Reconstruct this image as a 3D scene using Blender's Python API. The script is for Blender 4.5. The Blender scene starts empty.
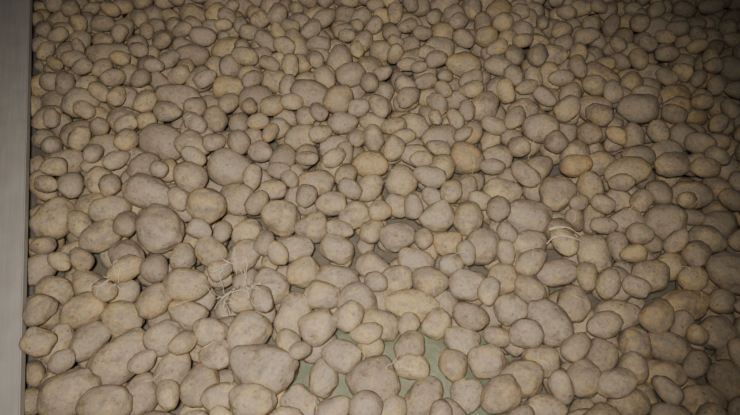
import bpy, math, random
import numpy as np
from mathutils import Matrix, Vector, Euler, noise
random.seed(7); rng=np.random.default_rng(23)

# ------------------------------------------------------------ camera
S=0.125                      # level of the pile surface
PITCH=math.radians(53); FPX=575.0
CAM=np.array([0,0,S+1.0])
cd=bpy.data.cameras.new("camera"); cam=bpy.data.objects.new("camera",cd)
bpy.context.scene.collection.objects.link(cam)
cam.location=CAM; cam.rotation_euler=(math.pi/2-PITCH,0,0)
cd.sensor_width=36; cd.lens=FPX/740*36; cd.clip_start=0.02
bpy.context.scene.camera=cam
RX=np.array(Euler((math.pi/2-PITCH,0,0)).to_matrix())
def ground(u,v,z=S):
    d=RX@np.array([(u-370)/FPX,-(v-207.5)/FPX,-1.0])
    t=(z-CAM[2])/d[2]
    return CAM+d*t, t
# ------------------------------------------------------------ helpers
def link(o): bpy.context.scene.collection.objects.link(o); return o
def mat(name):
    m=bpy.data.materials.new(name); m.use_nodes=True
    nt=m.node_tree; return m,nt,nt.nodes["Principled BSDF"]
def N(nt,t,**k):
    n=nt.nodes.new(t)
    for a,b in k.items(): setattr(n,a,b)
    return n
def noise_n(nt,vec,scale,detail=4,rough=.6):
    n=N(nt,"ShaderNodeTexNoise"); n.inputs["Scale"].default_value=scale
    n.inputs["Detail"].default_value=detail; n.inputs["Roughness"].default_value=rough
    nt.links.new(vec,n.inputs["Vector"]); return n.outputs["Fac"]
def ramp(nt,fac,stops):
    r=N(nt,"ShaderNodeValToRGB"); e=r.color_ramp.elements
    while len(e)<len(stops): e.new(.5)
    for x,(p,c) in zip(e,stops): x.position=p; x.color=(*c,1) if len(c)==3 else c
    nt.links.new(fac,r.inputs[0]); return r.outputs[0]
def mix(nt,f,a,b,mode='MIX'):
    m=N(nt,"ShaderNodeMix",data_type='RGBA',blend_type=mode)
    if isinstance(f,float): m.inputs[0].default_value=f
    else: nt.links.new(f,m.inputs[0])
    for i,x in ((6,a),(7,b)):
        if isinstance(x,tuple): m.inputs[i].default_value=(*x,1)
        else: nt.links.new(x,m.inputs[i])
    return m.outputs[2]
def bump(nt,h,strength,dist,prev=None):
    b=N(nt,"ShaderNodeBump"); b.inputs["Strength"].default_value=strength; b.inputs["Distance"].default_value=dist
    nt.links.new(h,b.inputs["Height"])
    if prev is not None: nt.links.new(prev,b.inputs["Normal"])
    return b.outputs[0]

# ------------------------------------------------------------ materials
def potato_material():
    m,nt,p=mat("dusty_potato_skin")
    at=N(nt,"ShaderNodeAttribute",attribute_name="loc"); v=at.outputs["Vector"]
    rn=N(nt,"ShaderNodeAttribute",attribute_name="rnd"); r=rn.outputs["Fac"]
    cl=N(nt,"ShaderNodeAttribute",attribute_name="clean"); c=cl.outputs["Fac"]
    skin=ramp(nt,r,[(0,(.47,.34,.175)),(.35,(.51,.38,.205)),(.7,(.54,.41,.235)),(1,(.46,.32,.16))])
    dust=ramp(nt,r,[(0,(.335,.268,.195)),(.3,(.39,.317,.235)),(.6,(.35,.282,.208)),(1,(.295,.236,.172))])
    n1=noise_n(nt,v,26,6,.74)
    ad=N(nt,"ShaderNodeMath",operation='ADD'); nt.links.new(n1,ad.inputs[0]); nt.links.new(c,ad.inputs[1])
    k=ramp(nt,ad.outputs[0],[(.47,(0,0,0)),(.66,(.95,.95,.95))])
    col=mix(nt,k,dust,skin)
    n2=noise_n(nt,v,160,5,.8)
    sp=ramp(nt,n2,[(.35,(.54,.495,.44)),(.54,(1,1,1))])
    col=mix(nt,.6,col,sp,'MULTIPLY')
    n3=noise_n(nt,v,34,6,.78)
    dk=ramp(nt,n3,[(.53,(0,0,0)),(.67,(.8,.8,.8))])
    col=mix(nt,dk,col,(.185,.138,.092))
    vo=N(nt,"ShaderNodeTexVoronoi"); vo.inputs["Scale"].default_value=48; nt.links.new(v,vo.inputs["Vector"])
    ey=ramp(nt,vo.outputs["Distance"],[(.05,(0,0,0)),(.17,(1,1,1))])
    col=mix(nt,mix(nt,.45,(1.,1.,1.),ey),(.10,.067,.04),col)
    nt.links.new(col,p.inputs["Base Color"])
    p.inputs["Roughness"].default_value=.88; p.inputs["Specular IOR Level"].default_value=.15
    b=bump(nt,ey,.6,.0016); b=bump(nt,n1,.6,.007,b); b=bump(nt,n2,.7,.002,b)
    nt.links.new(b,p.inputs["Normal"]); return m
def wood_material():
    m,nt,p=mat("weathered_grey_wood")
    tc=N(nt,"ShaderNodeTexCoord"); mp=N(nt,"ShaderNodeMapping"); mp.inputs["Scale"].default_value=(1,.05,1)
    nt.links.new(tc.outputs["Object"],mp.inputs["Vector"])
    g=noise_n(nt,mp.outputs[0],120,5,.7); g2=noise_n(nt,tc.outputs["Object"],14,4)
    col=ramp(nt,g,[(.3,(.395,.36,.32)),(.7,(.47,.43,.385))])
    col=mix(nt,.5,col,ramp(nt,g2,[(.3,(.75,.72,.7)),(.7,(1,1,1))]),'MULTIPLY')
    nt.links.new(col,p.inputs["Base Color"]); p.inputs["Roughness"].default_value=.85
    p.inputs["Specular IOR Level"].default_value=.2
    nt.links.new(bump(nt,g,.2,.002),p.inputs["Normal"]); return m
def tarp_material():
    m,nt,p=mat("green_woven_tarp")
    tc=N(nt,"ShaderNodeTexCoord"); o=tc.outputs["Object"]
    g=noise_n(nt,o,40,6,.7)
    col=ramp(nt,g,[(.36,(.255,.22,.15)),(.5,(.215,.25,.16)),(.64,(.33,.28,.20))])
    w=N(nt,"ShaderNodeTexWave"); w.inputs["Scale"].default_value=160; nt.links.new(o,w.inputs["Vector"])
    col=mix(nt,.25,col,w.outputs["Color"],'MULTIPLY')
    nt.links.new(col,p.inputs["Base Color"]); p.inputs["Roughness"].default_value=.8
    p.inputs["Specular IOR Level"].default_value=.2
    b=bump(nt,g,.6,.01); nt.links.new(bump(nt,w.outputs["Fac"],.3,.0006,b),p.inputs["Normal"]); return m
def soil_material(name,a,b):
    m,nt,p=mat(name); tc=N(nt,"ShaderNodeTexCoord"); o=tc.outputs["Object"]
    g=noise_n(nt,o,25,8,.7)
    nt.links.new(ramp(nt,g,[(.3,a),(.7,b)]),p.inputs["Base Color"]); p.inputs["Roughness"].default_value=.95
    nt.links.new(bump(nt,g,.6,.01),p.inputs["Normal"]); return m
def root_material():
    m,nt,p=mat("dry_root"); tc=N(nt,"ShaderNodeTexCoord")
    g=noise_n(nt,tc.outputs["Object"],60)
    nt.links.new(ramp(nt,g,[(.3,(.42,.34,.23)),(.7,(.68,.59,.44))]),p.inputs["Base Color"]); p.inputs["Roughness"].default_value=.9
    return m
M_POT=potato_material()

# ------------------------------------------------------------ partition line (bottom arris of the capping board)
CAPB=S-.004; TOP=CAPB+.020; OVER=.028
pb,_=ground(25,415,CAPB); pt,_=ground(33,0,CAPB)
pdir=(pt-pb)[:2]; pdir/=np.linalg.norm(pdir); pn=np.array([-pdir[1],pdir[0]])
if pn[0]>0: pn=-pn
def side(x,y): return (x-pb[0])*pn[0]+(y-pb[1])*pn[1]    # >0 => under the capping board

# ------------------------------------------------------------ height map
C=.004; X0,X1,Y0,Y1=-1.75,1.75,-.15,2.7
nx=int((X1-X0)/C); ny=int((Y1-Y0)/C)
gx=X0+(np.arange(nx)+.5)*C; gy=Y0+(np.arange(ny)+.5)*C
GX,GY=np.meshgrid(gx,gy,indexing='ij')
tc_,_=ground(405,365,S-.04)
def tarp_z(x,y):
    d=((x-tc_[0])/.17)**2+((y-tc_[1])/.125)**2
    w=.003*np.sin(x*46+y*30)+.002*np.sin(y*85-x*33+1)
    return .008+(S-.062-.008)*np.exp(-np.maximum(d-.12,0)**1.3*1.1)+w
H=np.maximum(np.zeros((nx,ny)),tarp_z(GX,GY))
sd=side(GX,GY); H[(sd>OVER)]=5.0
CEIL=np.where(sd>-.003,CAPB-.001,9.0)
HERO=np.zeros((nx,ny),bool)
def surf(x,y):
    d=-side(x,y); k=min(max(d/.25,0),1)
    return S+k*(.018*math.sin(x*4.6+1)*math.cos(y*3.9)+.012*math.sin(x*10+y*8)+.006*math.sin(x*23-y*17))-.001
blobs=[]
for u,v,r in ((446,346,.010),(434,365,.015),(337,398,.012)):
    q,_=ground(u,v,S-.04); blobs.append((q[0],q[1],r))

def foot(a,b,c,R,sh=.95):
    a,b,c=a*sh,b*sh,c*sh
    Mi=R@np.diag([1/a**2,1/b**2,1/c**2])@R.T
    Mc=R@np.diag([a*a,b*b,c*c])@R.T
    ex=math.sqrt(Mc[0,0]); ey=math.sqrt(Mc[1,1]); ez=math.sqrt(Mc[2,2])
    kx=int(ex/C)+1; ky=int(ey/C)+1
    dx=(np.arange(-kx,kx+1)*C)[:,None]; dy=(np.arange(-ky,ky+1)*C)[None,:]
    A=Mi[2,2]; B=Mi[0,2]*dx+Mi[1,2]*dy
    Cc=Mi[0,0]*dx**2+2*Mi[0,1]*dx*dy+Mi[1,1]*dy**2-1
    D=B*B-A*Cc; ok=D>0; s=np.sqrt(np.where(ok,D,0))
    lo=np.where(ok,(-B-s)/A,50.0); up=np.where(ok,(-B+s)/A,-50.0)
    return kx,ky,lo,up,ez
def rest(i,j,f):
    kx,ky,lo,up,ez=f
    if i-kx<0 or j-ky<0 or i+kx+1>nx or j+ky+1>ny: return None
    sl=(slice(i-kx,i+kx+1),slice(j-ky,j+ky+1))
    z=float((H[sl]-lo).max())
    if z<1 and ((z+up)>CEIL[sl]).any(): return None
    return z
def covers(i,j,z,f,th):
    kx,ky,lo,up,ez=f
    sl=(slice(i-kx,i+kx+1),slice(j-ky,j+ky+1)); ok=up>-9
    over=HERO[sl]&ok&(z+up>H[sl])
    return over.sum()>th*ok.sum()
def stamp(i,j,z,f,hero=False):
    kx,ky,lo,up,ez=f
    sl=(slice(i-kx,i+kx+1),slice(j-ky,j+ky+1))
    if hero: HERO[sl]|=(z+up>H[sl])
    h=H[sl]; np.maximum(h,z+up,out=h)
potatoes=[]     # x,y,z,a,b,c,R,hero
def rot(yaw,tx,ty):
    return np.array((Euler((0,0,yaw)).to_matrix()@Euler((tx,ty,0)).to_matrix()))
def rand_dims(scale=1,lo=.029):
    L=float(np.clip(rng.lognormal(math.log(.0385),.14),lo,.051))*scale
    w=L*rng.uniform(.64,.86); return L,w,w*rng.uniform(.92,1.02)
def fill(npts,limit_off,scale=1.0,cand=12,jit=.03,tilt=.42,th=.08):
    cnt=0
    for _ in range(npts):
        x=rng.uniform(X0+.05,X1-.05); y=rng.uniform(Y0+.05,Y1-.05)
        lim=surf(x,y)+limit_off
        i0=int((x-X0)/C); j0=int((y-Y0)/C)
        if H[i0,j0]>lim-.006: continue
        a,b,c=rand_dims(scale)
        best=None
        for kk in range(3):
            R=rot(rng.uniform(0,6.28),rng.normal(0,tilt),rng.normal(0,tilt)); f=foot(a,b,c,R)
            for k in range(cand//3):
                s=jit if k else 0
                i=i0+int(rng.normal(0,s)/C); j=j0+int(rng.normal(0,s)/C)
                z=rest(i,j,f)
                if z is not None and (best is None or z+f[4]<best[0]+best[4][4]) and not covers(i,j,z,f,th): best=(z,i,j,R,f)
        if best is None: continue
        z,i,j,R,f=best
        if z+f[4]>lim: continue
        px,py=X0+(i+.5)*C,Y0+(j+.5)*C
        if any((px-q[0])**2+(py-q[1])**2<(q[2]+.8*b)**2 for q in blobs): continue
        stamp(i,j,z,f); potatoes.append((px,py,z,a,b,c,R,0)); cnt+=1
    return cnt
print("base fill",fill(13000,-.047))

# measured potatoes: u,v,length px,width px,image angle, clean
P=[(175,98,50,31,-12,-.05),(112,48,44,24,8,0),(158,141,50,38,-30,-.07),(145,191,52,33,-20,-.06),(165,233,62,42,-50,-.06),
(52,219,44,36,80,.02),(228,166,44,35,5,-.02),(88,276,42,28,-22,0),(193,277,44,33,-12,.03),(68,250,30,26,70,.06),
(119,358,72,44,42,.03),(74,390,60,46,20,-.02),(84,344,42,30,60,-.05),(265,369,70,50,-3,-.07),(253,326,48,38,45,-.02),
(298,310,46,34,75,.04),(405,298,56,32,0,.14),(378,381,52,46,0,-.03),(382,323,40,31,-10,.06),(419,391,48,36,50,-.02),
(360,297,40,35,20,-.04),(435,317,32,27,40,.05),(412,339,34,29,60,.0),(463,341,38,30,-20,-.02),(491,358,36,34,0,0),
(524,372,40,34,0,.02),(555,325,52,40,-50,-.08),(507,307,34,29,0,0),(527,213,50,36,-5,-.06),(560,187,38,32,60,0),
(627,183,44,28,10,.06),(665,226,38,36,0,-.06),(600,247,42,30,-65,0),(641,272,36,31,30,.02),(690,294,54,32,10,.08),
(723,270,46,38,-20,-.05),(670,344,44,31,-15,0),(667,373,44,31,-10,.04),(636,400,38,32,0,0),(605,353,36,30,70,-.04),
(576,296,38,31,70,0),(561,267,44,27,8,-.06),(485,238,38,34,60,-.03),(338,268,44,29,0,-.05),(370,250,36,28,-20,0),
(312,216,34,28,30,0),(277,209,38,33,-20,.05),(241,196,38,31,-20,0),(205,210,38,33,-20,.03),(290,236,40,28,8,-.02),
(246,256,36,29,60,0),(226,291,34,28,70,-.04),(162,298,36,30,60,0),(187,307,38,28,-10,.02),(208,328,34,29,10,.0),
(165,331,38,32,20,-.03),(125,318,40,34,-20,.05),(79,309,42,34,30,.07),(46,279,36,30,-20,.02),(49,310,30,25,0,-.03),
(57,341,40,28,75,-.02),(38,322,34,26,80,-.02),(142,387,48,36,62,-.06),(190,379,44,34,80,0),(222,351,32,28,0,.03),
(316,373,40,28,80,-.04),(345,361,38,30,0,-.02),(325,335,38,33,30,0),(302,268,32,28,20,.05),(340,238,34,27,-10,0),
(370,157,36,27,-10,.18),(394,174,36,32,70,.02),(471,155,36,31,-20,.04),(499,144,32,27,0,0),(395,225,38,27,10,-.05),
(411,252,38,26,-10,.02),(440,206,34,28,30,0),(465,217,34,29,70,.05),(450,239,30,25,0,.08),(505,186,38,27,12,.05),
(546,130,36,29,0,0),(461,60,34,25,10,.06),(599,78,40,26,-8,.04),(370,66,34,29,80,.02),(440,49,30,25,0,0),
(309,97,42,30,-12,-.05),(353,78,30,24,30,0),(255,93,34,28,20,-.06),(232,45,36,24,0,.06),(85,105,34,27,30,.0),
(215,62,26,22,80,.05),(105,146,36,29,20,-.02),(65,155,34,28,10,0),(95,180,34,27,-30,.03),(190,148,34,27,-30,.04),
(315,182,34,27,0,.02),(265,186,28,20,0,.05),(300,130,34,26,20,0),(335,105,30,27,60,.02),(410,117,34,26,-10,0),
(440,132,36,26,20,-.03),(485,100,32,27,40,.04),(520,110,30,25,0,-.03),(588,110,34,26,-20,0),(630,115,36,28,0,-.04),
(665,150,36,28,20,0),(700,130,34,26,60,.02),(720,165,36,27,-30,0),(690,200,38,29,-10,.0),(716,218,34,28,20,-.03),
(578,150,34,27,70,0),(605,160,30,25,0,.04),(540,160,32,24,30,-.02),(430,275,36,29,-30,0),(395,272,34,28,10,.05),
(470,280,36,30,0,-.04),(500,265,34,29,50,.03),(530,245,38,28,20,0),(535,290,34,28,-60,0),(615,310,42,30,-10,.0),
(650,312,38,29,50,.04),(718,325,40,32,10,-.04),(580,375,38,32,60,0),(550,362,36,29,-30,.03),(605,382,36,28,10,.0),
(640,345,34,28,80,0),(700,395,42,32,10,.04),(500,395,42,32,30,.02),(540,402,40,30,-10,0),(465,385,38,30,60,-.02),
(250,400,44,34,10,.03),(300,400,42,32,-30,0),(215,390,38,30,30,0),(105,405,50,36,10,.0),(42,385,40,34,40,0),(40,352,30,26,0,.03),
(270,285,38,30,-60,.0),(320,290,36,28,-10,.03),(345,320,32,27,60,.02),(130,252,40,30,-40,-.05),(100,232,38,28,30,0),
(90,205,34,27,0,.02),(250,225,30,26,20,.04),(210,245,34,28,-40,0),(360,205,34,27,30,.04),(335,200,30,25,0,0)]
nh=0
for u,v,l,w,ang,cln in P:
    sc=.505 if l>46 else .53
    q,t=ground(u,v,S-.022); a=l*sc*t/FPX; b=w*sc*t/FPX
    th=math.radians(ang); yaw=math.atan2(math.sin(th)/.85,math.cos(th)); c=b*rng.uniform(.86,.98)
    best=None
    for tr in range(18):
        R=rot(yaw+rng.normal(0,.08),rng.normal(0,.14),rng.normal(0,.14)); f=foot(a,b,c,R,.90)
        i=int((q[0]-X0)/C+rng.normal(0,1.5)); j=int((q[1]-Y0)/C+rng.normal(0,1.5))
        z=rest(i,j,f)
        if z is not None and z<1 and (best is None or z<best[0]): best=(z,i,j,R,f)
    if best is None: print("skip",u,v,"wall"); continue
    z,i,j,R,f=best
    if z+f[4]>surf(q[0],q[1])+.045: print("skip",u,v,round(z+f[4]-S,3)); continue
    stamp(i,j,z,f,True); potatoes.append((X0+(i+.5)*C,Y0+(j+.5)*C,z,a,b,c,R,1+cln)); nh+=1
print("measured",nh)
print("top fill",fill(20000,.004),fill(22000,.020,.96),fill(9000,.014,.84,th=.1))
print("total",len(potatoes))

# ------------------------------------------------------------ potato mesh
import bmesh
def ico(sub):
    bm=bmesh.new(); bmesh.ops.create_icosphere(bm,subdivisions=sub,radius=1)
    v=np.array([x.co[:] for x in bm.verts]); fc=np.array([[y.index for y in x.verts] for x in bm.faces]); bm.free(); return v,fc
def variants(sub,n):
    base,fc=ico(sub); out=[]
    for k in range(n):
        r=random.Random(100+k); off=Vector((r.uniform(-50,50),)*3)+Vector((k*3.1,k*7.7,0))
        v=base.copy()
        v=np.sign(v)*np.abs(v)**.965
        s=np.array([1+.14*noise.noise(Vector(p)*1.1+off)+.075*noise.noise(Vector(p)*2.2+off)+.028*noise.noise(Vector(p)*5+off) for p in base])
        v=v*s[:,None]*1.01
        tp=r.uniform(-.2,.2); v[:,1:]*=(1+tp*v[:,:1])
        bd=r.uniform(-.17,.17); v[:,1]+=bd*(v[:,0]**2-.4)
        for e in range(r.randint(4,8)):     # eyes: shallow dimples
            d=Vector((r.gauss(0,1.2),r.gauss(0,1),r.gauss(0,1))).normalized(); d=np.array(d)
            dist=np.linalg.norm(base-d,axis=1); v*= (1-.06*np.exp(-(dist/.15)**2))[:,None]
        out.append(v)
    return out,fc
VH,FH=variants(4,14); VM,FM=variants(3,40); VL,FL=variants(2,10)
vs=[];fs=[];loc=[];rn=[];cl=[];n0=0
for (x,y,z,a,b,c,R,h) in potatoes:
    deep=z<surf(x,y)-.08
    depth=(y*math.cos(PITCH)+(CAM[2]-z)*math.sin(PITCH)); vis=abs(x)/max(depth,.1)<.75 and .2<y<1.75
    V,F=((VL,FL) if (deep or not vis) else (VH,FH) if (h and y<.85) else (VM,FM))
    k=rng.integers(len(V)); l=V[k]*np.array([a,b,c])
    w=l@R.T+np.array([x,y,z])
    vs.append(w); fs.append(F+n0); n0+=len(l)
    loc.append(l+rng.uniform(-20,20,3)); m=len(l)
    rn.append(np.full(m,rng.random())); cl.append(np.full(m,(h-1)*1.1+.01 if h else float(rng.normal(0,.055))))
vs=np.concatenate(vs);fs=np.concatenate(fs);loc=np.concatenate(loc);rn=np.concatenate(rn);cl=np.concatenate(cl)
me=bpy.data.meshes.new("potato_pile")
me.vertices.add(len(vs)); me.vertices.foreach_set("co",vs.astype(np.float32).ravel())
nf=len(fs); me.loops.add(nf*3); me.loops.foreach_set("vertex_index",fs.astype(np.int32).ravel())
me.polygons.add(nf); me.polygons.foreach_set("loop_start",np.arange(0,nf*3,3,dtype=np.int32))
me.polygons.foreach_set("use_smooth",np.ones(nf,dtype=bool))
me.update(calc_edges=True)
A=me.attributes.new("loc",'FLOAT_VECTOR','POINT'); A.data.foreach_set("vector",loc.astype(np.float32).ravel())
A=me.attributes.new("rnd",'FLOAT','POINT'); A.data.foreach_set("value",rn.astype(np.float32))
A=me.attributes.new("clean",'FLOAT','POINT'); A.data.foreach_set("value",cl.astype(np.float32))
me.materials.append(M_POT); link(bpy.data.objects.new("potato_pile",me))
print("verts",len(vs))

# ------------------------------------------------------------ floor and tarp
def sheet(name,x0,x1,y0,y1,nxx,nyy,fn,material):
    xs=np.linspace(x0,x1,nxx); ys=np.linspace(y0,y1,nyy); X,Y=np.meshgrid(xs,ys,indexing='ij'); Z=fn(X,Y)
    v=np.stack([X,Y,Z],-1).reshape(-1,3); f=[(i*nyy+j,(i+1)*nyy+j,(i+1)*nyy+j+1,i*nyy+j+1) for i in range(nxx-1) for j in range(nyy-1)]
    m=bpy.data.meshes.new(name); m.from_pydata(v.tolist(),[],f); m.update()
    for p in m.polygons: p.use_smooth=True
    m.materials.append(material); return link(bpy.data.objects.new(name,m))
sheet("green_tarp",tc_[0]-.24,tc_[0]+.22,tc_[1]-.19,tc_[1]+.14,120,100,lambda X,Y:np.maximum(tarp_z(X,Y)-.001,.003),tarp_material())
sheet("floor",-6,6,-4,8,2,2,lambda X,Y:X*0,soil_material("dusty_concrete_floor",(.12,.10,.075),(.20,.17,.13)))

# ------------------------------------------------------------ wooden partition
W=wood_material()
def box(bm,x0,x1,y0,y1,z0,z1):
    r=bmesh.ops.create_cube(bm,size=1)
    for v in r['verts']:
        v.co=Vector(((x0+x1)/2+v.co.x*(x1-x0),(y0+y1)/2+v.co.y*(y1-y0),(z0+z1)/2+v.co.z*(z1-z0)))
bm=bmesh.new()
box(bm,-OVER-.022,-OVER,-.6,2.6,0,CAPB)          # upright facing plank
box(bm,-.24,0,-.6,2.6,CAPB,TOP)                  # capping board
for yy in (-.45,.6,1.6,2.4): box(bm,-.16,-OVER-.023,yy,yy+.09,0,CAPB)
bmesh.ops.bevel(bm,geom=bm.edges[:],offset=.002,segments=2,affect='EDGES')
m=bpy.data.meshes.new("wooden_partition"); bm.to_mesh(m); bm.free(); m.materials.append(W)
o=link(bpy.data.objects.new("wooden_partition",m))
o.location=(pb[0],pb[1],0); o.rotation_euler=(0,0,math.atan2(pdir[1],pdir[0])-math.pi/2)

# ------------------------------------------------------------ dry roots and straw
cu=bpy.data.curves.new("dry_roots",'CURVE'); cu.dimensions='3D'; cu.bevel_depth=.0010; cu.bevel_resolution=1
def Hs(x,y):
    i=int((x-X0)/C); j=int((y-Y0)/C); return float(H[max(i-1,0):i+2,max(j-1,0):j+2].max())
def strand(u,v,ang,L,curl,th=1):
    q,_=ground(u,v,S-.01); x,y=q[0],q[1]; pts=[]; n=16; zs=None
    for k in range(n):
        h=Hs(x,y)
        if h>1: break
        h+=.005; zs=h if zs is None else max(h,zs-.004)      # spans gaps between potatoes
        pts.append((x,y,zs)); ang+=random.gauss(0,curl); x+=math.cos(ang)*L/n; y+=math.sin(ang)*L/n
    if len(pts)<3: return
    sp=cu.splines.new('POLY'); sp.points.add(len(pts)-1)
    for k,(p,c) in enumerate(zip(sp.points,pts)): p.co=(*c,1); p.radius=th*(1-.6*k/n)
for k in range(24): strand(238+random.gauss(0,8),272+random.gauss(0,12),random.uniform(-2.3,-.6),random.uniform(.05,.10),.32)
for k in range(7): strand(114+random.gauss(0,8),288+random.gauss(0,8),random.uniform(0,6.28),random.uniform(.03,.06),.35)
for k in range(3): strand(548,237+random.gauss(0,3),random.uniform(-.3,.1),.08,.08,1.6)
for k in range(50): strand(random.uniform(60,720),random.uniform(30,400),random.uniform(0,6.28),random.uniform(.02,.05),.25,.8)
cu.materials.append(root_material()); link(bpy.data.objects.new("dry_roots",cu))

# ------------------------------------------------------------ light: on-camera flash
ld=bpy.data.lights.new("camera_flash",'SPOT'); ld.energy=104; ld.color=(1,.955,.88)
ld.spot_size=math.radians(88); ld.spot_blend=1.0; ld.shadow_soft_size=.035
l=link(bpy.data.objects.new("camera_flash",ld)); l.location=(-.03,-.02,CAM[2]+.10)
tg,_=ground(320,195); l.rotation_euler=(Vector(tg)-l.location).to_track_quat('-Z','Y').to_euler()
w=bpy.data.worlds.new("world"); bpy.context.scene.world=w; w.use_nodes=True
w.node_tree.nodes["Background"].inputs[0].default_value=(.85,.87,1,1); w.node_tree.nodes["Background"].inputs[1].default_value=.03
